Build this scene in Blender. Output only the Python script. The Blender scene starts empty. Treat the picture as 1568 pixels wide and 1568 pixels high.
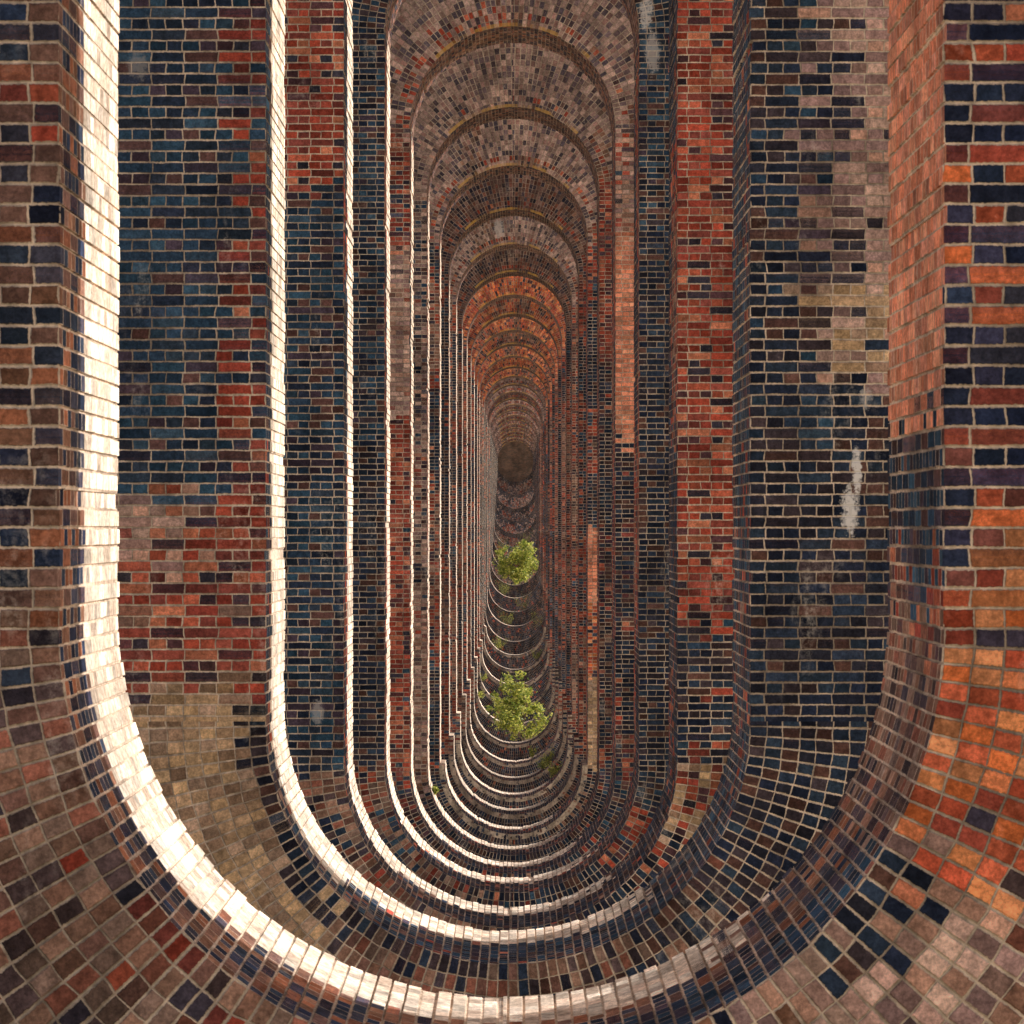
import bpy, math, random
from mathutils import Vector
random.seed(7)
W=1.64; F=5600.0; PITCH=0.00122*F*W; THK=0.00022*F*W; GAP=PITCH-THK
HP=0.075; REFF=1.15*W; MORT=0.0118
D1=F*W/677.0
TOP=4.88*W; ZT=TOP-W; SPR=5.85*W; XH=4.3
KMIN,KMAX=-2,30
BT={-3:-0.9,-2:-0.45,-1:0.1,0:0.65,1:1.22,2:1.8,3:2.4,4:2.87,5:3.37,6:3.8,7:4.13,8:4.4,9:4.65,10:4.83,11:4.95,12:4.96,13:4.9,14:4.75,15:4.5,16:4.33,17:4.12,18:3.9,19:3.55,20:3.2,21:2.8,22:2.4,23:1.9,24:1.4,25:0.9,26:0.3,27:-0.35,28:-1.0,29:-1.8,30:-2.6,31:-3.4}
def yfront(k): return D1+PITCH*(k-1)
def sk(k): return F*W/yfront(k)
def narrow(k): return 7<=k<=17
W2=0.93*W
def zb_of(k):
    return -BT[k]*W+(W2 if narrow(k) else W)
ZSTEP=-3.22*W
# ---------------- node helpers
class NB:
    def __init__(s,mat):
        s.nt=mat.node_tree; s.n=s.nt.nodes; s.l=s.nt.links
    def put(s,sock,v):
        if isinstance(v,(int,float)): sock.default_value=v
        elif isinstance(v,(tuple,list)):
            sock.default_value=tuple(v) if len(sock.default_value)==len(v) else tuple(v)+(1,)
        else: s.l.new(v,sock)
    def m(s,op,a,b=0.0,c=0.0):
        nd=s.n.new('ShaderNodeMath'); nd.operation=op
        s.put(nd.inputs[0],a); s.put(nd.inputs[1],b); s.put(nd.inputs[2],c)
        return nd.outputs[0]
    def comb(s,x,y,z=0.0):
        nd=s.n.new('ShaderNodeCombineXYZ')
        for i,v in enumerate((x,y,z)): s.put(nd.inputs[i],v)
        return nd.outputs[0]
    def noise(s,vec,scale,detail=2,rough=0.5):
        nd=s.n.new('ShaderNodeTexNoise'); s.l.new(vec,nd.inputs['Vector'])
        nd.inputs['Scale'].default_value=scale; nd.inputs['Detail'].default_value=detail; nd.inputs['Roughness'].default_value=rough
        return nd.outputs['Fac']
    def white(s,vec):
        nd=s.n.new('ShaderNodeTexWhiteNoise'); nd.noise_dimensions='3D'; s.l.new(vec,nd.inputs['Vector'])
        return nd.outputs['Value'],nd.outputs['Color']
    def ramp(s,fac,cols):
        nd=s.n.new('ShaderNodeValToRGB'); r=nd.color_ramp; r.interpolation='CONSTANT'
        while len(r.elements)<len(cols): r.elements.new(0.5)
        for i,c in enumerate(cols):
            r.elements[i].position=i/len(cols); r.elements[i].color=(*c,1)
        s.put(nd.inputs[0],fac); return nd.outputs[0]
    def mix(s,f,a,b,mode='MIX'):
        nd=s.n.new('ShaderNodeMix'); nd.data_type='RGBA'; nd.blend_type=mode
        s.put(nd.inputs[0],f); s.put(nd.inputs[6],a); s.put(nd.inputs[7],b); return nd.outputs[2]
    def smooth(s,v,a,b,c=0.0,d=1.0):
        nd=s.n.new('ShaderNodeMapRange'); nd.interpolation_type='SMOOTHSTEP'
        s.put(nd.inputs[0],v); 
        for i,x in enumerate((a,b,c,d)): s.put(nd.inputs[i+1],x)
        return nd.outputs[0]
PAL={
'blue':[(.03,.055,.10),(.04,.09,.15),(.07,.05,.075),(.035,.075,.13),(.13,.065,.06),(.025,.035,.065),(.05,.09,.14),(.035,.05,.08),(.03,.06,.11)],
'navy':[(.022,.03,.06),(.03,.045,.08),(.06,.045,.055),(.02,.025,.045),(.12,.06,.05),(.035,.055,.09),(.03,.03,.045)],
'red':[(.44,.08,.05),(.52,.13,.08),(.31,.06,.045),(.09,.045,.055),(.56,.20,.12),(.39,.075,.05),(.24,.065,.055),(.04,.04,.06),(.34,.085,.065)],
'brown':[(.32,.17,.125),(.23,.12,.10),(.38,.22,.165),(.12,.08,.085),(.34,.13,.095),(.26,.17,.14),(.06,.05,.07)],
'tan':[(.62,.42,.26),(.50,.33,.21),(.36,.23,.16),(.58,.38,.22),(.46,.31,.23)],
'orange':[(.76,.20,.07),(.74,.28,.12),(.56,.11,.06),(.80,.33,.16),(.64,.15,.08),(.06,.05,.08),(.68,.22,.10),(.46,.10,.07)],
'pink':[(.64,.43,.36),(.50,.31,.27),(.56,.37,.32),(.37,.23,.22),(.60,.34,.26),(.30,.19,.19)],
'mix':[(.03,.045,.09),(.30,.15,.10),(.04,.055,.09),(.34,.13,.075),(.06,.06,.09),(.20,.11,.09),(.025,.03,.06)],
'mixo':[(.025,.035,.08),(.70,.18,.07),(.03,.045,.09),(.48,.11,.06),(.05,.05,.10),(.03,.04,.08),(.03,.035,.07),(.22,.08,.07)],
'grey':[(.35,.235,.22),(.46,.32,.29),(.17,.12,.14),(.38,.22,.20),(.52,.35,.31),(.09,.075,.10)],
'greydark':[(.22,.13,.12),(.30,.18,.16),(.09,.07,.09),(.26,.11,.085),(.05,.05,.08)],
'sunlit_pale':[(.80,.68,.57),(.76,.62,.51),(.83,.74,.64),(.77,.60,.49),(.72,.62,.54)],  # cream of sunlit brick, sunlight painted into the reveal colour
'coral':[(.80,.30,.19),(.72,.25,.15),(.68,.28,.20),(.80,.35,.22)],
}
def attr(nb,name):
    nd=nb.n.new('ShaderNodeAttribute'); nd.attribute_name=name; return nd.outputs['Fac']
def brick_mat(name,face=True,base='noise',zones=(),stains=(),topcol='grey',lich=True,mortar=(.76,.60,.48),lowdark=False,ring=False):
    mat=bpy.data.materials.new(name); mat.use_nodes=True
    nb=NB(mat); nb.n.clear(); m=nb.m
    out=nb.n.new('ShaderNodeOutputMaterial'); bs=nb.n.new('ShaderNodeBsdfPrincipled'); nb.l.new(bs.outputs[0],out.inputs[0])
    tc=nb.n.new('ShaderNodeTexCoord'); sp=nb.n.new('ShaderNodeSeparateXYZ'); nb.l.new(tc.outputs['Object'],sp.inputs[0])
    x,y,z=sp.outputs; obj=tc.outputs['Object']
    zb=attr(nb,'zb'); seed=attr(nb,'seed'); tone=attr(nb,'tone')
    zc=m('MINIMUM',m('MAXIMUM',z,zb),ZT)
    ax=m('ABSOLUTE',x); dz=m('SUBTRACT',z,zc)
    ang=m('ARCTAN2',dz,ax)
    p=m('ADD',zc,m('MULTIPLY',ang,REFF))
    side=m('SIGN',x)
    polar=m('GREATER_THAN',m('ABSOLUTE',dz),0.0005)
    if face:
        rad=m('SQRT',m('ADD',m('MULTIPLY',ax,ax),m('MULTIPLY',dz,dz)))
        r=m('MAXIMUM',m('SUBTRACT',rad,W),0.0); v=r
    else: v=y; r=y
    nd=nb.n.new('ShaderNodeTexNoise'); nb.l.new(obj,nd.inputs['Vector']); nd.inputs['Scale'].default_value=7; nd.inputs['Detail'].default_value=1
    s3=nb.n.new('ShaderNodeSeparateColor'); nb.l.new(nd.outputs['Color'],s3.inputs[0])
    pw=m('MULTIPLY_ADD',m('SUBTRACT',s3.outputs[0],0.5),0.010,p)
    vw=m('MULTIPLY_ADD',m('SUBTRACT',s3.outputs[1],0.5),0.034,v)
    ry=m('DIVIDE',pw,HP); row=m('FLOOR',ry); fy=m('SUBTRACT',ry,row)
    odd=m('FLOORED_MODULO',row,2.0)
    hdr=m('MAXIMUM',odd,polar) if face else odd
    bw=m('SUBTRACT',0.226,m('MULTIPLY',hdr,0.113))
    off=m('MULTIPLY',m('SUBTRACT',1.0,hdr),0.565)
    rx=m('ADD',m('DIVIDE',vw,bw),off); col=m('FLOOR',rx); fx=m('SUBTRACT',rx,col)
    dx=m('MULTIPLY',m('MULTIPLY',m('MINIMUM',fx,m('SUBTRACT',1.0,fx)),bw),1.35)
    dy=m('MULTIPLY',m('MINIMUM',fy,m('SUBTRACT',1.0,fy)),HP)
    dd=m('MINIMUM',dx,dy)
    fine=nb.noise(obj,70.0,2,0.6)
    idv=nb.comb(m('MULTIPLY_ADD',side,57.3,col),row,m('ADD',seed,m('MULTIPLY',hdr,7.1)))
    rv,rc=nb.white(idv)
    spc=nb.n.new('ShaderNodeSeparateColor'); nb.l.new(rc,spc.inputs[0]); r2,r3,r4=spc.outputs
    ddn=m('MULTIPLY_ADD',m('SUBTRACT',fine,0.5),0.014,dd)
    ddn=m('MULTIPLY_ADD',m('SUBTRACT',r3,0.5),0.0045,ddn)
    brickf=nb.smooth(ddn,MORT*0.40,MORT*0.40+0.003)
    vq=m('MULTIPLY',m('ADD',m('SUBTRACT',col,off),0.5),bw); pq=m('MULTIPLY',m('ADD',row,0.5),HP)
    if face:
        aq=m('DIVIDE',m('SUBTRACT',pq,zc),REFF); aq=m('MULTIPLY',aq,polar)
        Rq=m('ADD',vq,W)
        xq=m('MULTIPLY',m('MULTIPLY',Rq,m('COSINE',aq)),side); zq=m('ADD',m('MULTIPLY',m('SUBTRACT',1.0,polar),pq),m('MULTIPLY',polar,m('MULTIPLY_ADD',Rq,m('SINE',aq),zc)))
        lc=nb.comb(xq,m('MULTIPLY',zq,0.45),m('MULTIPLY',seed,3.71))
    else:
        lc=nb.comb(m('MULTIPLY_ADD',side,1.2,vq),m('MULTIPLY',pq,0.45),m('MULTIPLY',seed,3.71))
    nl=nb.n.new('ShaderNodeTexNoise'); nb.l.new(lc,nl.inputs['Vector']); nl.inputs['Scale'].default_value=0.9; nl.inputs['Detail'].default_value=2
    l1=nl.outputs['Fac']; sl_=nb.n.new('ShaderNodeSeparateColor'); nb.l.new(nl.outputs['Color'],sl_.inputs[0]); l2=sl_.outputs[1]
    l1=m('MULTIPLY_ADD',m('SUBTRACT',r3,0.5),0.12,l1)
    if base=='noise':
        c=nb.ramp(rv,PAL['navy'])
        c=nb.mix(m('GREATER_THAN',l1,0.43),c,nb.ramp(rv,PAL['blue']))
        c=nb.mix(m('GREATER_THAN',l1,0.49),c,nb.ramp(rv,PAL['red']))
        c=nb.mix(m('GREATER_THAN',l1,0.60),c,nb.ramp(rv,PAL['brown']))
    else: c=nb.ramp(rv,PAL[base])
    if topcol:
        c=nb.mix(m('MULTIPLY',m('GREATER_THAN',m('MULTIPLY_ADD',r2,0.5,pq),ZT+0.1),m('LESS_THAN',l1,0.62)),c,nb.ramp(rv,PAL[topcol]))
        if face:  # darker voussoir course round the head of the opening
            c=nb.mix(m('MULTIPLY',m('MULTIPLY',m('LESS_THAN',vq,0.23),m('GREATER_THAN',vq,0.11)),m('MULTIPLY',m('GREATER_THAN',pq,ZT),m('LESS_THAN',r3,.55))),c,nb.ramp(rv,PAL['red']))
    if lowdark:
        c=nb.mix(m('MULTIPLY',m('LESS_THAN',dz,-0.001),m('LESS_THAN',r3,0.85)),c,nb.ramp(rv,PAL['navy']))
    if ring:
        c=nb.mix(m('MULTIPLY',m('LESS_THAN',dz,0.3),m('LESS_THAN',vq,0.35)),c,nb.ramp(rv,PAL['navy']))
    if zones:
        vj=m('MULTIPLY_ADD',m('SUBTRACT',r2,0.5),0.20,vq); pj=m('MULTIPLY_ADD',m('SUBTRACT',r4,0.5),0.30,pq)
        pj=m('MULTIPLY_ADD',m('SUBTRACT',l2,0.5),0.6,pj)
    for (sd,v0,v1,p0,p1,pal,dens) in zones:
        if p0>p1:p0,p1=p1,p0
        ks=[]
        if v0>-1: ks.append(m('GREATER_THAN',m('MULTIPLY_ADD',m('SUBTRACT',r2,0.5),0.55,vq) if face else vq,v0))
        if v1<99: ks.append(m('LESS_THAN',vj,v1))
        if p0>-99: ks.append(m('GREATER_THAN',pj,p0))
        if p1<99: ks.append(m('LESS_THAN',pj,p1))
        if sd=='L': ks.append(m('LESS_THAN',x,0.0))
        if sd=='R': ks.append(m('GREATER_THAN',x,0.0))
        if sd=='S':  # painted sun side: left jamb and back of the invert
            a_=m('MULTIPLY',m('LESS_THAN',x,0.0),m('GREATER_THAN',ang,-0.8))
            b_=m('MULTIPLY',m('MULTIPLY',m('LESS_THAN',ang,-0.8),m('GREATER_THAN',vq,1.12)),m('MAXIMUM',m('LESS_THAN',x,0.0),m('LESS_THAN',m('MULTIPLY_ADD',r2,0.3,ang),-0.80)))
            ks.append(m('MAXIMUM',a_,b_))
        if dens<1: ks.append(m('LESS_THAN',r3,dens))
        k=ks[0] if ks else 1.0
        for q in ks[1:]: k=m('MULTIPLY',k,q)
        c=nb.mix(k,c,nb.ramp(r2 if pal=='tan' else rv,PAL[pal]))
    surf=nb.noise(obj,22.0,4,0.75)
    val=m('MULTIPLY_ADD',r4,0.8,0.55)
    val=m('MULTIPLY',val,nb.smooth(surf,0.3,0.72,0.6,1.38))
    val=m('MULTIPLY',val,nb.smooth(fine,0.25,0.75,0.78,1.22))
    bnd=nb.n.new('ShaderNodeTexNoise'); nb.l.new(nb.comb(m('MULTIPLY',x,1.5),y,m('MULTIPLY',z,0.6)),bnd.inputs['Vector']); bnd.inputs['Scale'].default_value=1.6; bnd.inputs['Detail'].default_value=4; bnd.inputs['Roughness'].default_value=.68
    sb=nb.n.new('ShaderNodeSeparateColor'); nb.l.new(bnd.outputs['Color'],sb.inputs[0]); soot,bloom,mn0=sb.outputs
    sootv=nb.smooth(soot,0.3,0.7,0.66,1.25)
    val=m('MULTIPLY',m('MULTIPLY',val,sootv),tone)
    c=nb.mix(1.0,c,nb.comb(val,val,val),'MULTIPLY')
    mn=m('MULTIPLY',nb.smooth(mn0,0.35,0.65,0.4,1.1),nb.smooth(surf,0.3,0.7,0.6,1.15))
    mn=m('MULTIPLY',mn,m('MULTIPLY_ADD',tone,0.5,0.5))
    mc=nb.mix(1.0,mortar,nb.comb(mn,mn,mn),'MULTIPLY')
    c=nb.mix(brickf,mc,c)
    bl=m('MULTIPLY',nb.smooth(bloom,0.58,0.74),nb.smooth(surf,0.42,0.66,0.0,0.65))
    c=nb.mix(bl,c,(.60,.54,.49))
    c=nb.mix(nb.smooth(surf,0.68,0.76,0,0.4),c,(.64,.52,.44))
    for (sx,sz,wx,wz,st) in stains:
        ex=m('DIVIDE',m('SUBTRACT',x,sx),wx); ez=m('DIVIDE',m('SUBTRACT',z,sz),wz)
        e=m('ADD',m('MULTIPLY',ex,ex),m('MULTIPLY',ez,ez))
        e=m('MULTIPLY_ADD',m('SUBTRACT',surf,0.5),6.0,e); e=m('MULTIPLY_ADD',m('SUBTRACT',bloom,0.5),4.0,e)
        c=nb.mix(m('MULTIPLY',nb.smooth(e,1.5,0.3),st),c,(.84,.80,.80))
    if lich and face:
        k=m('MULTIPLY',m('LESS_THAN',r,0.06),m('GREATER_THAN',p,ZT+0.75*REFF))
        k=m('MULTIPLY',k,nb.smooth(bloom,0.40,0.58,0.0,0.65))
        c=nb.mix(k,c,(.62,.36,.09))
    nb.l.new(c,bs.inputs['Base Color']); bs.inputs['Specular IOR Level'].default_value=0.04
    bs.inputs['Roughness'].default_value=1.0
    hgt=m('MULTIPLY_ADD',fine,0.45,nb.smooth(dd,0.002,0.010))
    bp=nb.n.new('ShaderNodeBump'); bp.inputs['Distance'].default_value=0.008 if face else 0.0022; bp.inputs['Strength'].default_value=0.9
    nb.l.new(hgt,bp.inputs['Height']); nb.l.new(bp.outputs[0],bs.inputs['Normal'])
    return mat
def cheap_brick(name,c1,c2,axis):
    mat=bpy.data.materials.new(name); mat.use_nodes=True; nb=NB(mat); bs=nb.n['Principled BSDF']
    tc=nb.n.new('ShaderNodeTexCoord'); sp=nb.n.new('ShaderNodeSeparateXYZ'); nb.l.new(tc.outputs['Object'],sp.inputs[0]); x,y,z=sp.outputs
    vec={'x':nb.comb(x,z),'y':nb.comb(y,z),'v':nb.comb(x,y)}[axis]
    b=nb.n.new('ShaderNodeTexBrick'); nb.l.new(vec,b.inputs['Vector']); b.inputs['Scale'].default_value=1
    b.inputs['Color1'].default_value=(*c1,1); b.inputs['Color2'].default_value=(*c2,1); b.inputs['Mortar'].default_value=(.75,.66,.55,1) if c1[0]>.35 else (.18,.14,.11,1)
    b.inputs['Brick Width'].default_value=.226; b.inputs['Row Height'].default_value=.075; b.inputs['Mortar Size'].default_value=.007
    n=nb.noise(tc.outputs['Object'],1.1,5,0.7); f=nb.smooth(n,.35,.65,.55,1.2)
    cc=nb.mix(1.0,b.outputs[0],nb.comb(f,f,f),'MULTIPLY') if c1[0]<.3 else b.outputs[0]
    nb.l.new(cc,bs.inputs['Base Color']); bs.inputs['Roughness'].default_value=.95
    return mat
def simple(name,c1,c2,scale,rough=0.9,bump=0.02):
    mat=bpy.data.materials.new(name); mat.use_nodes=True; nb=NB(mat); bs=nb.n['Principled BSDF']
    tc=nb.n.new('ShaderNodeTexCoord'); n=nb.noise(tc.outputs['Object'],scale,4,0.65)
    n2=nb.noise(tc.outputs['Object'],scale*9,3,0.6)
    c=nb.mix(nb.smooth(n,0.35,0.65),c1,c2); f=nb.smooth(n2,0.3,0.7,0.7,1.25); c=nb.mix(1.0,c,nb.comb(f,f,f),'MULTIPLY')
    nb.l.new(c,bs.inputs['Base Color']); bs.inputs['Roughness'].default_value=rough
    bp=nb.n.new('ShaderNodeBump'); bp.inputs['Distance'].default_value=bump; nb.l.new(n2,bp.inputs['Height']); nb.l.new(bp.outputs[0],bs.inputs['Normal'])
    return mat
def XZ(k,px,py):
    s=sk(k); cx=790-22*s/677; return (px-cx)/s*W,(808-py)/s*W
def PP(k,px,py):
    x,z=XZ(k,px,py); zc=min(max(z,zb_of(k)),ZT); return zc+math.atan2(z-zc,abs(x))*REFF
def PY(k,py): return (808-py)/sk(k)*W
def stain(k,px,py,wx,wy,st=0.9):
    s=sk(k); x,z=XZ(k,px,py); return (x,z,wx/s*W,wy/s*W,st)
BIG=99
zF={}; zR={}; stn={}
zF[1]=[('L',-1,BIG,PP(1,60,1000),BIG,'mix',1),('L',-1,BIG,PY(1,210),PY(1,120),'red',.5),('L',-1,BIG,-BIG,PP(1,60,1000),'brown',1),
 ('L',.10,.22,-BIG,PP(1,60,1020),'red',.4),('L',-1,BIG,-BIG,PP(1,420,1560),'mix',.7),
 ('R',-1,BIG,PY(1,850),BIG,'mixo',1),('R',.24,BIG,PY(1,820),BIG,'red',.65),('R',-1,BIG,PP(1,1400,1280),PY(1,850),'orange',1),
 ('R',-1,BIG,-BIG,PP(1,1400,1270),'pink',.92),('R',-1,.22,PP(1,1260,1440),PP(1,1385,1320),'navy',.9),('R',-1,BIG,-BIG,PP(1,1150,1500),'mix',.8)]
zR[1]=[('',-1,BIG,-BIG,BIG,'mix',1),('S',.80,BIG,-BIG,BIG,'sunlit_pale',1),('R',-1,BIG,PY(1,640),BIG,'coral',1),('R',-1,BIG,PY(1,880),PY(1,640),'blue',1),
 ('R',-1,BIG,PY(1,960),PY(1,880),'red',1),('R',-1,BIG,PP(1,1330,1280),PY(1,960),'brown',1),('R',-1,.85,-BIG,PP(1,1330,1280),'blue',.9)]
zF[2]=[('L',-1,BIG,PY(2,760),BIG,'blue',1),('L',-1,.26,PY(2,760),BIG,'red',.55),('L',-1,BIG,PY(2,1060),PY(2,760),'red',.85),('L',.5,BIG,PY(2,860),PY(2,760),'pink',.7),
 ('L',-1,BIG,-BIG,PY(2,1060),'tan',1),('L',-1,.16,-BIG,PY(2,1060),'navy',.9),('L',-1,BIG,-BIG,PP(2,520,1400),'brown',1),('L',-1,.12,-BIG,PP(2,520,1400),'navy',.8),
 ('R',-1,BIG,-BIG,BIG,'navy',1),('R',.18,.5,PY(2,700),BIG,'blue',.5),('R',.5,BIG,PY(2,590),BIG,'pink',.9),('R',.52,.9,PY(2,560),PY(2,440),'tan',.8),('R',-1,BIG,-BIG,PP(2,1080,1350),'brown',.6)]
stn[2]=[stain(2,1312,720,7,34),stain(2,1302,780,12,36),stain(2,1325,610,10,18,.4),stain(2,212,100,16,20,.2)]
zF[3]=[('L',-1,BIG,PY(3,285),BIG,'red',1),('L',-1,BIG,PY(3,1165),PY(3,285),'blue',1),('L',-1,BIG,-BIG,PY(3,1165),'brown',.8),
 ('R',-1,BIG,PY(3,950),BIG,'red',1),('R',-1,BIG,PY(3,1165),PY(3,950),'navy',.8),('R',-1,BIG,PP(3,1040,1290),PY(3,1165),'tan',.6),('R',-1,BIG,-BIG,PP(3,1030,1300),'navy',.8)]
stn[3]=[stain(3,487,1090,9,18,.3)]
zF[4]=[('L',-1,BIG,PY(4,1180),BIG,'navy',1),('L',-1,BIG,PY(4,700),BIG,'blue',.6),('L',-1,BIG,-BIG,PY(4,1180),'brown',.7),
 ('R',-1,BIG,PY(4,1180),BIG,'navy',1),('R',-1,BIG,PY(4,330),BIG,'blue',.6),('',-1,BIG,-BIG,PP(4,700,1400),'navy',.7)]
stn[4]=[stain(4,990,15,10,28,.6),stain(4,1000,80,10,30,.35)]
zF[5]=[('L',-1,BIG,PY(5,380),BIG,'red',.5),('L',-1,BIG,PY(5,640),PY(5,380),'pink',.9),('L',-1,BIG,zb_of(5),PY(5,640),'red',.9),
 ('R',-1,BIG,PY(5,680),PY(5,365),'coral',1),('R',-1,BIG,PY(5,365),PY(5,200),'pink',.6),('R',-1,BIG,PY(5,1150),PY(5,680),'navy',.9),('',.23,BIG,ZT,BIG,'grey',.8),('',-1,BIG,-BIG,zb_of(5)-.6,'navy',.7)]
zF[6]=[('L',-1,BIG,-BIG,BIG,'pink',.5),('R',-1,BIG,PY(6,560),PY(6,250),'red',.9),('R',-1,BIG,PY(6,1150),PY(6,560),'navy',.8),('',.23,BIG,ZT,BIG,'grey',.8),('',-1,BIG,-BIG,zb_of(6)-.4,'navy',.85)]
zF[7]=[('R',-1,BIG,PY(7,920),PY(7,803),'coral',1),('R',-1,BIG,PY(7,1040),PY(7,920),'orange',.9),('R',-1,BIG,PY(7,1178),PY(7,1040),'tan',1)]
stn[9]=[stain(9,765,350,8,14,.4)]
fmats={}; rmats={}
M2=(.52,.40,.33)
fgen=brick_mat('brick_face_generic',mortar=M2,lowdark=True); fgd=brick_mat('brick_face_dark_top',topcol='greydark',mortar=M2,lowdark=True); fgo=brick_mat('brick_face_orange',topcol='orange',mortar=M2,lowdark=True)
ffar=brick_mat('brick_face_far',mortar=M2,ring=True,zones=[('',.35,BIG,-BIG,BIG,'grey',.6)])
rgen=brick_mat('brick_reveal_generic',face=False,topcol='greydark',mortar=M2,lowdark=True,zones=[('S',.75,BIG,-BIG,ZT,'sunlit_pale',1)],lich=False)  # back painted pale as sunlit, invert front navy as shaded
for k in range(1,10):
    if k in zF or k in stn:
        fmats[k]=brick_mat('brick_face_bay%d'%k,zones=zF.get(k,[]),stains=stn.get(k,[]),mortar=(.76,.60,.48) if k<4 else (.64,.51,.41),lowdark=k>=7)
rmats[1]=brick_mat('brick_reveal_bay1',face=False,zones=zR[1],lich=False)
rmats[2]=brick_mat('brick_reveal_bay2',face=False,zones=[('',-1,BIG,-BIG,BIG,'blue',.8),('S',.5,BIG,-BIG,BIG,'sunlit_pale',1)],lich=False)
backm=cheap_brick('bounce_brick_back',(.80,.70,.60),(.74,.60,.50),'x')  # unseen pier backs coloured pale to bounce fill light onto facing piers
sidem=cheap_brick('brick_outer_side',(.40,.15,.09),(.22,.10,.08),'y')
vaultm=cheap_brick('brick_vault',(.66,.50,.40),(.58,.42,.34),'v')  # vault coloured pale too, to add bounce light
stone=simple('limestone',(.62,.56,.46),(.48,.43,.35),1.5)
# ---------------- ground profile
def floor_at(y):
    kk=(y-D1)/PITCH+1
    kk=max(-3,min(31,kk)); a=math.floor(kk); b=min(31,a+1); t=kk-a
    return -(BT[a]*(1-t)+BT[b]*t)*W
def gz(y):
    base=floor_at(y)-1.35
    y0=D1-4*PITCH; y1=D1+30*PITCH
    if y<y0: base+=min(10.5,(y0-y)*0.22)
    if y>y1: base+=min(10.5,(y-y1)*0.22)
    return base
def mesh_obj(name,verts,faces,mats,mi=None,parent=None,smooth=False):
    me=bpy.data.meshes.new(name); me.from_pydata(verts,[],faces)
    for m_ in mats: me.materials.append(m_)
    if mi: me.polygons.foreach_set('material_index',mi)
    if smooth: me.polygons.foreach_set('use_smooth',[True]*len(faces))
    me.update(); ob=bpy.data.objects.new(name,me); bpy.context.scene.collection.objects.link(ob)
    if parent: ob.parent=parent
    return ob
def setattr_f(ob,name,val):
    a=ob.data.attributes.new(name,'FLOAT','POINT'); a.data.foreach_set('value',[val]*len(ob.data.vertices))
viaduct=bpy.data.objects.new('brick_viaduct',None); bpy.context.scene.collection.objects.link(viaduct)
def add_box(V,Fc,x0,x1,y0,y1,z0,z1):
    b=len(V); V+= [(x0,y0,z0),(x1,y0,z0),(x1,y1,z0),(x0,y1,z0),(x0,y0,z1),(x1,y0,z1),(x1,y1,z1),(x0,y1,z1)]
    Fc+=[(b,b+3,b+2,b+1),(b+4,b+5,b+6,b+7),(b,b+1,b+5,b+4),(b+1,b+2,b+6,b+5),(b+2,b+3,b+7,b+6),(b+3,b,b+4,b+7)]
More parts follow.
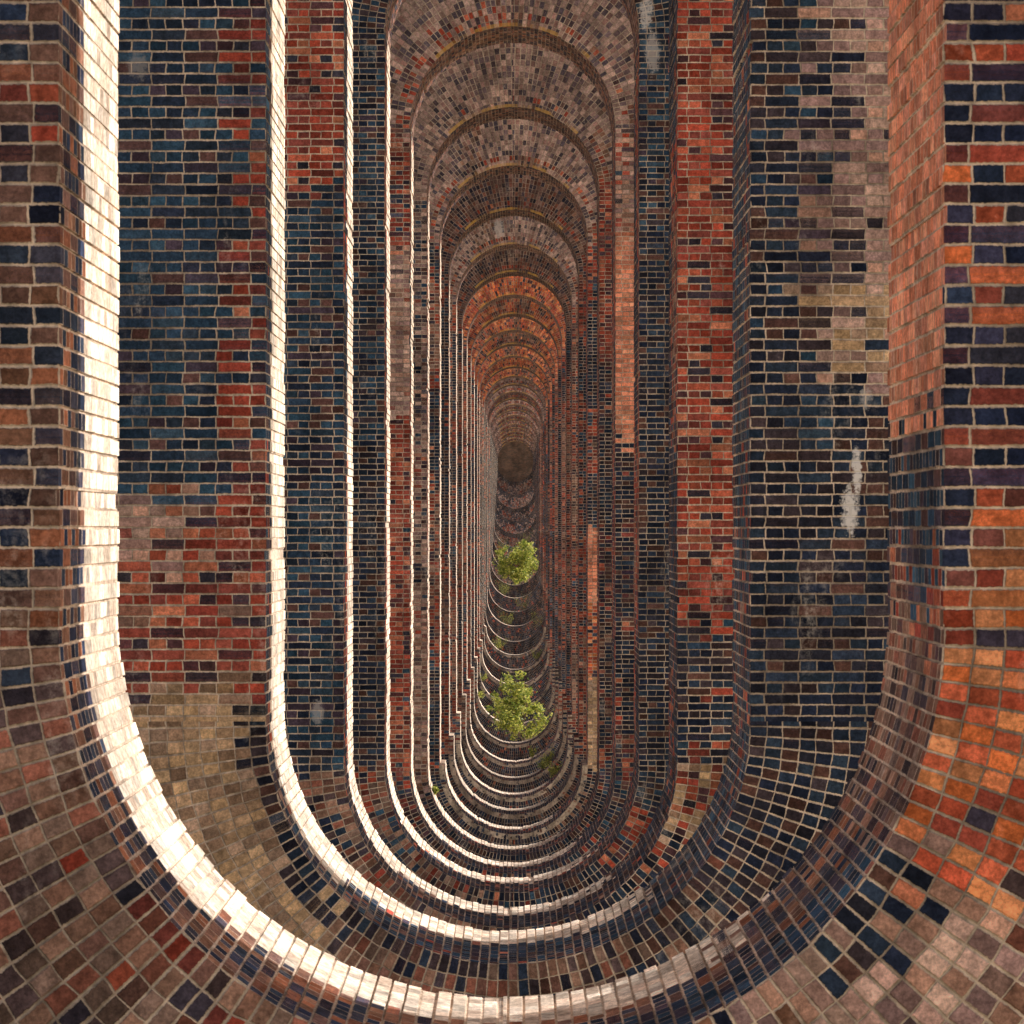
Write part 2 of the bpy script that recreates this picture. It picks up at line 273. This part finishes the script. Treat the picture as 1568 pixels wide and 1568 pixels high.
# ---------------- piers
for k in range(KMIN,KMAX+1):
    zb=zb_of(k); hwb=W2 if narrow(k) else W
    fine=(1<=k<=7)
    rnd=random.Random(k*13+5)
    pmin=zb-math.pi/2*REFF; pmax=ZT+math.pi/2*REFF
    def pt(p,e):
        if p<zb: a=(p-zb)/REFF; R=hwb+e; return (R*math.cos(a),zb+R*math.sin(a)),(math.cos(a),math.sin(a))
        if p>ZT: a=(p-ZT)/REFF; R=W+e; return (R*math.cos(a),ZT+R*math.sin(a)),(math.cos(a),math.sin(a))
        h=hwb if (narrow(k) and p<ZSTEP) else W
        return (h+e,p),(1,0)
    def sidepts(rn):
        out=[]; n0=math.floor(pmin/HP); n1=math.ceil(pmax/HP)
        for n in range(n0,n1):
            a=n*HP+MORT/2; b=(n+1)*HP-MORT/2
            a=max(a,pmin); b=min(b,pmax)
            if b<=a: continue
            e=rn.uniform(-.005,.005)
            if rn.random()<0.08: e+=rn.uniform(.004,.018)
            if fine:
                if out: out.append((a-0.0008,0.006))
                out+= [(a,e),(b,e),(b+0.0008,0.006)]
            else:
                out+= [(a,e),(b,e)]
        if narrow(k):
            out=[q for q in out if abs(q[0]-ZSTEP)>0.004]
            out+= [(ZSTEP-0.001,0),(ZSTEP+0.001,0)]; out.sort(key=lambda q:q[0])
        out=[(min(max(q[0],pmin),pmax),q[1]) for q in out]
        return out
    g0=gz(yfront(k)); g1=gz(yfront(k)+THK); zlow=min(g0,g1)-1.0
    R=[pt(p,e) for p,e in sidepts(rnd)]; L=[pt(p,e) for p,e in sidepts(rnd)]
    ring=[(q,d) for q,d in R]+[((-q[0],q[1]),(-d[0],d[1])) for q,d in reversed(L)]
    XB=XH
    outp=[]
    for (q,d) in ring:
        ts=[]
        if abs(d[0])>1e-6: ts.append((XB*math.copysign(1,d[0])-q[0])/d[0])
        if d[1]>1e-6: ts.append((SPR-q[1])/d[1])
        if d[1]<-1e-6: ts.append((zlow-q[1])/d[1])
        t=min(x_ for x_ in ts if x_>0); outp.append([q[0]+d[0]*t,q[1]+d[1]*t])
    for cxn,czn in ((XB,SPR),(-XB,SPR),(XB,zlow),(-XB,zlow)):
        i=min(range(len(outp)),key=lambda i:(outp[i][0]-cxn)**2+(outp[i][1]-czn)**2); outp[i]=[cxn,czn]
    N=len(ring); V=[];Fc=[];MI=[]
    for (q,d) in ring: V.append((q[0],0,q[1]))
    for o in outp: V.append((o[0],0,o[1]))
    for (q,d) in ring: V.append((q[0],THK,q[1]))
    for o in outp: V.append((o[0],THK,o[1]))
    for i in range(N):
        j=(i+1)%N
        Fc.append((i,N+i,N+j,j)); MI.append(0)
        Fc.append((2*N+i,2*N+j,3*N+j,3*N+i)); MI.append(3)
        Fc.append((i,j,2*N+j,2*N+i)); MI.append(1)
        Fc.append((N+i,3*N+i,3*N+j,N+j)); MI.append(2)
    if k in fmats: fm=fmats[k]
    elif 11<=k<=17: fm=fgo
    elif k>=23: fm=ffar
    elif k in (8,10,20): fm=fgd
    else: fm=fgen
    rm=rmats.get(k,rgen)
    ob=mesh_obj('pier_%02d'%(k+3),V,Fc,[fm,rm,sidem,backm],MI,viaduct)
    ob.location=(0,yfront(k),0)
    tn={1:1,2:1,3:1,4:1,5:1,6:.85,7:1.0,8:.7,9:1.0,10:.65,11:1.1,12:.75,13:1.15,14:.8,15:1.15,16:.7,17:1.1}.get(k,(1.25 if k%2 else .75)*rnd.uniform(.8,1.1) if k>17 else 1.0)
    setattr_f(ob,'zb',zb); setattr_f(ob,'seed',k*2.37+1.1); setattr_f(ob,'tone',tn)
# ---------------- arches above
RG=GAP/2; DECK=SPR+RG+1.2
V=[];Fc=[];MI=[]
ks=list(range(KMIN-1,KMAX+1))
for k in ks:
    ya=yfront(k)+THK; yc=ya+RG; nseg=28
    pts=[(yc-RG*math.cos(math.pi*i/nseg),SPR+0.004+RG*math.sin(math.pi*i/nseg)) for i in range(nseg+1)]
    pts=[(ya-THK/2,SPR+0.004)]+pts+[(ya+GAP+THK/2,SPR+0.004)]
    for i in range(len(pts)-1):
        b=len(V); (y0,z0),(y1,z1)=pts[i],pts[i+1]
        V+= [(-XH,y0,z0),(XH,y0,z0),(XH,y1,z1),(-XH,y1,z1),(-XH,y0,DECK),(XH,y0,DECK),(XH,y1,DECK),(-XH,y1,DECK)]
        Fc+=[(b,b+1,b+2,b+3),(b,b+3,b+7,b+4),(b+1,b+5,b+6,b+2),(b+4,b+7,b+6,b+5)]; MI+=[0,1,1,0]
mesh_obj('arches',V,Fc,[vaultm,sidem],MI,viaduct)
V=[];Fc=[]
Y0=yfront(KMIN-1)+THK/2; Y1=yfront(KMAX+1)+THK/2
for sx in (-1,1):
    a,b=sorted((sx*(XH-0.35),sx*(XH+0.25)))
    add_box(V,Fc,a,b,Y0,Y1,DECK+.003,DECK+.35)
    a,b=sorted((sx*(XH-0.2),sx*(XH+0.1)))
    add_box(V,Fc,a,b,Y0,Y1,DECK+1.15,DECK+1.35)
    y=Y0+0.3
    while y<Y1:
        add_box(V,Fc,min(a,b)+.06,max(a,b)-.06,y,y+0.14,DECK+.353,DECK+1.147); y+=0.42
    for k in ks:
        yc=yfront(k)+THK/2
        a2,b2=sorted((sx*(XH+0.003),sx*(XH+0.14)))
        add_box(V,Fc,a2,b2,yc-1.15,yc+1.15,SPR-.35,SPR)
mesh_obj('parapet_and_string_course',V,Fc,[stone],None,viaduct)
V=[];Fc=[]
add_box(V,Fc,-XH-1,XH+1,yfront(31),yfront(31)+25,gz(yfront(31))-3,DECK-.05)
add_box(V,Fc,-XH-1,XH+1,yfront(-3)-25,yfront(-3)+THK,gz(yfront(-3))-3,DECK-.05)
mesh_obj('abutments',V,Fc,[cheap_brick('brick_abutment',(.19,.10,.07),(.09,.06,.05),'x')],None,viaduct)
# ---------------- ground
xs=[-2500,-1200,-600,-300,-150,-80,-40,-20,-12,-8,-5,-3,-1.5,0,1.5,3,5,8,12,20,40,80,150,300,600,1200,2500]
ys=[-2500,-1200,-600,-300,-150,-100]+[ -70+ i*3.0 for i in range(0,170)]+[460,500,600,800,1200,2000,3500]
V=[];Fc=[]
rg=random.Random(3)
for y in ys:
    for x in xs:
        n=0.25*math.sin(x*0.31+y*0.17)+0.15*math.sin(x*0.9-y*0.43)
        if abs(x)<6: n*=0.4
        V.append((x,y,gz(y)+n-0.05+ (rg.uniform(-.05,.05))+ (0 if abs(x)<60 else 4*math.sin(x*0.004)*math.sin(y*0.006))))
nx=len(xs)
for j in range(len(ys)-1):
    for i in range(nx-1):
        a=j*nx+i; Fc.append((a,a+1,a+nx+1,a+nx))
mesh_obj('grass_ground',V,Fc,[simple('dry_grass',(.34,.30,.16),(.48,.42,.30),0.5,0.95,0.05)],smooth=True)
# ---------------- foliage
leafm=bpy.data.materials.new('leaf'); leafm.use_nodes=True
nb=NB(leafm); bs=nb.n['Principled BSDF']; nb.n.remove(bs); out=nb.n['Material Output']
dif=nb.n.new('ShaderNodeBsdfPrincipled'); tr=nb.n.new('ShaderNodeBsdfTranslucent'); mx=nb.n.new('ShaderNodeMixShader'); mx.inputs[0].default_value=0.4
geo=nb.n.new('ShaderNodeNewGeometry')
cc=nb.ramp(geo.outputs['Random Per Island'],[(.38,.42,.07),(.52,.54,.12),(.13,.20,.035),(.62,.60,.18),(.20,.27,.05)])
nb.l.new(cc,dif.inputs['Base Color']); dif.inputs['Roughness'].default_value=0.55; nb.l.new(cc,tr.inputs[0])
nb.l.new(dif.outputs[0],mx.inputs[1]); nb.l.new(tr.outputs[0],mx.inputs[2]); nb.l.new(mx.outputs[0],out.inputs[0])
barkm=simple('bark',(.10,.07,.05),(.18,.14,.10),8,0.9,0.01)
def tube(V,Fc,MI,a,b,r0,r1,n=7):
    a=Vector(a);b=Vector(b);d=(b-a).normalized(); u=d.orthogonal().normalized(); w=d.cross(u); s=len(V)
    for c,r in ((a,r0),(b,r1)):
        for i in range(n):
            t=2*math.pi*i/n; V.append(tuple(c+u*r*math.cos(t)+w*r*math.sin(t)))
    for i in range(n):
        j=(i+1)%n; Fc.append((s+i,s+j,s+n+j,s+n+i)); MI.append(0)
def leaf(V,Fc,MI,c,size,rn):
    d=Vector((rn.gauss(0,1),rn.gauss(0,1),rn.gauss(0,.6))).normalized(); u=d.orthogonal().normalized(); 
    u=(u*math.cos(rn.random()*6)+d.cross(u)*math.sin(rn.random()*6)).normalized()
    s=len(V); c=Vector(c)
    V+= [tuple(c),tuple(c+d*size*.5+u*size*.28),tuple(c+d*size),tuple(c+d*size*.5-u*size*.28)]
    Fc.append((s,s+1,s+2,s+3)); MI.append(1)
def tree(name,x,y,zg,ztop,rad,seed,leafs=9000,size=0.07):
    rn=random.Random(seed); V=[];Fc=[];MI=[]; H=ztop-zg
    pts=[(0,0,-.2)]; 
    for i in range(1,6): pts.append((rn.uniform(-.1,.1)*i/3,rn.uniform(-.1,.1)*i/3,H*0.17*i))
    for i in range(5): tube(V,Fc,MI,pts[i],pts[i+1],.09*(1-i*.17),.09*(1-(i+1)*.17))
    tips=[]
    for i in range(26):
        t=rn.uniform(.3,1.0)*4.8; a=int(t); q=Vector(pts[a]).lerp(Vector(pts[a+1]),t-a)
        an=rn.random()*6.28; L=rad*rn.uniform(.45,1.05)*(1.15-0.45*t/5)
        e=q+Vector((math.cos(an)*L,math.sin(an)*L,rn.uniform(.15,.75)*L+ .05*H))
        mid=q.lerp(e,.5)+Vector((0,0,.06)); tube(V,Fc,MI,q,mid,.028,.016,5); tube(V,Fc,MI,mid,e,.016,.005,5); tips+= [(e,.34),(mid,.22)]
        for _ in range(3):
            f=mid.lerp(e,rn.random())+Vector((rn.gauss(0,.22),rn.gauss(0,.22),rn.gauss(.1,.2)))*rad*0.8
            tube(V,Fc,MI,mid.lerp(e,.3),f,.008,.003,4); tips.append((f,.2))
    tips.append((Vector(pts[5]),.3))
    per=leafs//len(tips)
    for c,s_ in tips:
        s2=s_*rad*rn.uniform(.35,.75)
        for _ in range(int(per*rn.uniform(.3,1.6))):
            v=Vector((rn.gauss(0,1),rn.gauss(0,1),rn.gauss(0,.8)))*s2*.55
            leaf(V,Fc,MI,c+v,size*rn.uniform(.6,1.3),rn)
    ob=mesh_obj(name,V,Fc,[barkm,leafm],MI); ob.location=(x,y,zg); return ob
def wx(k,px,frac=0.5):
    y=yfront(k)+THK+GAP*frac; s=F*W/y; return (px-790)/s*W+0.053,y,s
x,y,s=wx(12,803,.45); tree('young_tree',x,y,gz(y),-(1044-808)/s*W,1.35,4,8500,.12)
x,y,s=wx(22,794,.4); tree('young_tree',x,y,gz(y),-(842-808)/s*W,1.8,11,8500,.16)
def fern(name,x,y,z,R,seed,n=500,size=.05):
    rn=random.Random(seed);V=[];Fc=[];MI=[]
    for i in range(9):
        a=rn.random()*6.28; e=Vector((math.cos(a)*R*rn.uniform(.3,1),math.sin(a)*R*rn.uniform(.3,.6),R*rn.uniform(.6,1.6)))
        tube(V,Fc,MI,(0,0,-.03),e,.005,.002,4)
        for _ in range(n//9):
            c=e*rn.uniform(.25,1.05)+Vector((rn.gauss(0,.12),rn.gauss(0,.12),rn.gauss(0,.12)))*R
            leaf(V,Fc,MI,c,size*rn.uniform(.6,1.2),rn)
    ob=mesh_obj(name,V,Fc,[barkm,leafm],MI); ob.location=(x,y,z)
def on_floor(k,px,depth):
    y=yfront(k)+depth; s=F*W/y; x=(px-790)/s*W+0.053; hwb=W2 if narrow(k) else W
    x=max(-hwb+.08,min(hwb-.08,x)); return x,y,zb_of(k)-math.sqrt(hwb*hwb-x*x)
sd=20
for k,px,R in ((9,848,.3),(10,838,.32),(10,830,.25),(11,815,.22),(18,826,.6),(17,765,.45),(6,664,.09),(14,735,.25),(19,778,.7),(20,800,.7),(13,728,.25),(24,770,.8),(25,805,.8),(16,822,.35),(21,772,.7),(23,812,.7)):
    x,y,z=on_floor(k,px,1.2); sd+=1; fern('fern_plant',x,y,z,R,sd)
# ---------------- camera, light
cam=bpy.data.cameras.new('camera'); co=bpy.data.objects.new('camera',cam); bpy.context.scene.collection.objects.link(co)
co.location=(0.053,0,0); co.rotation_euler=(math.pi/2,0,0)
cam.sensor_width=36; cam.lens=F/1568*36; cam.shift_x=-6/1568; cam.shift_y=24/1568; cam.clip_end=8000; cam.clip_start=0.05
cam.dof.use_dof=True; cam.dof.focus_distance=60; cam.dof.aperture_fstop=22
bpy.context.scene.camera=co
EL=math.radians(29); d=Vector((1,0.42,0)).normalized(); sun_dir=Vector((d.x*math.cos(EL),d.y*math.cos(EL),math.sin(EL)))
sl=bpy.data.lights.new('sun','SUN'); sl.energy=5; sl.angle=math.radians(.5); sl.color=(1,.94,.86)
so=bpy.data.objects.new('sun',sl); bpy.context.scene.collection.objects.link(so); so.rotation_euler=sun_dir.to_track_quat('Z','Y').to_euler()
w=bpy.data.worlds.new('World'); bpy.context.scene.world=w; w.use_nodes=True
nt=w.node_tree; sky=nt.nodes.new('ShaderNodeTexSky'); sky.sky_type='NISHITA'; sky.sun_disc=False
sky.sun_elevation=EL; sky.sun_rotation=math.atan2(sun_dir.x,sun_dir.y); sky.dust_density=4.0; sky.ozone_density=0.8
bg=nt.nodes['Background']; nt.links.new(sky.outputs[0],bg.inputs[0]); bg.inputs[1].default_value=0.15
sc=bpy.context.scene; sc.view_settings.view_transform='Standard'; sc.view_settings.look='None'; sc.view_settings.exposure=0
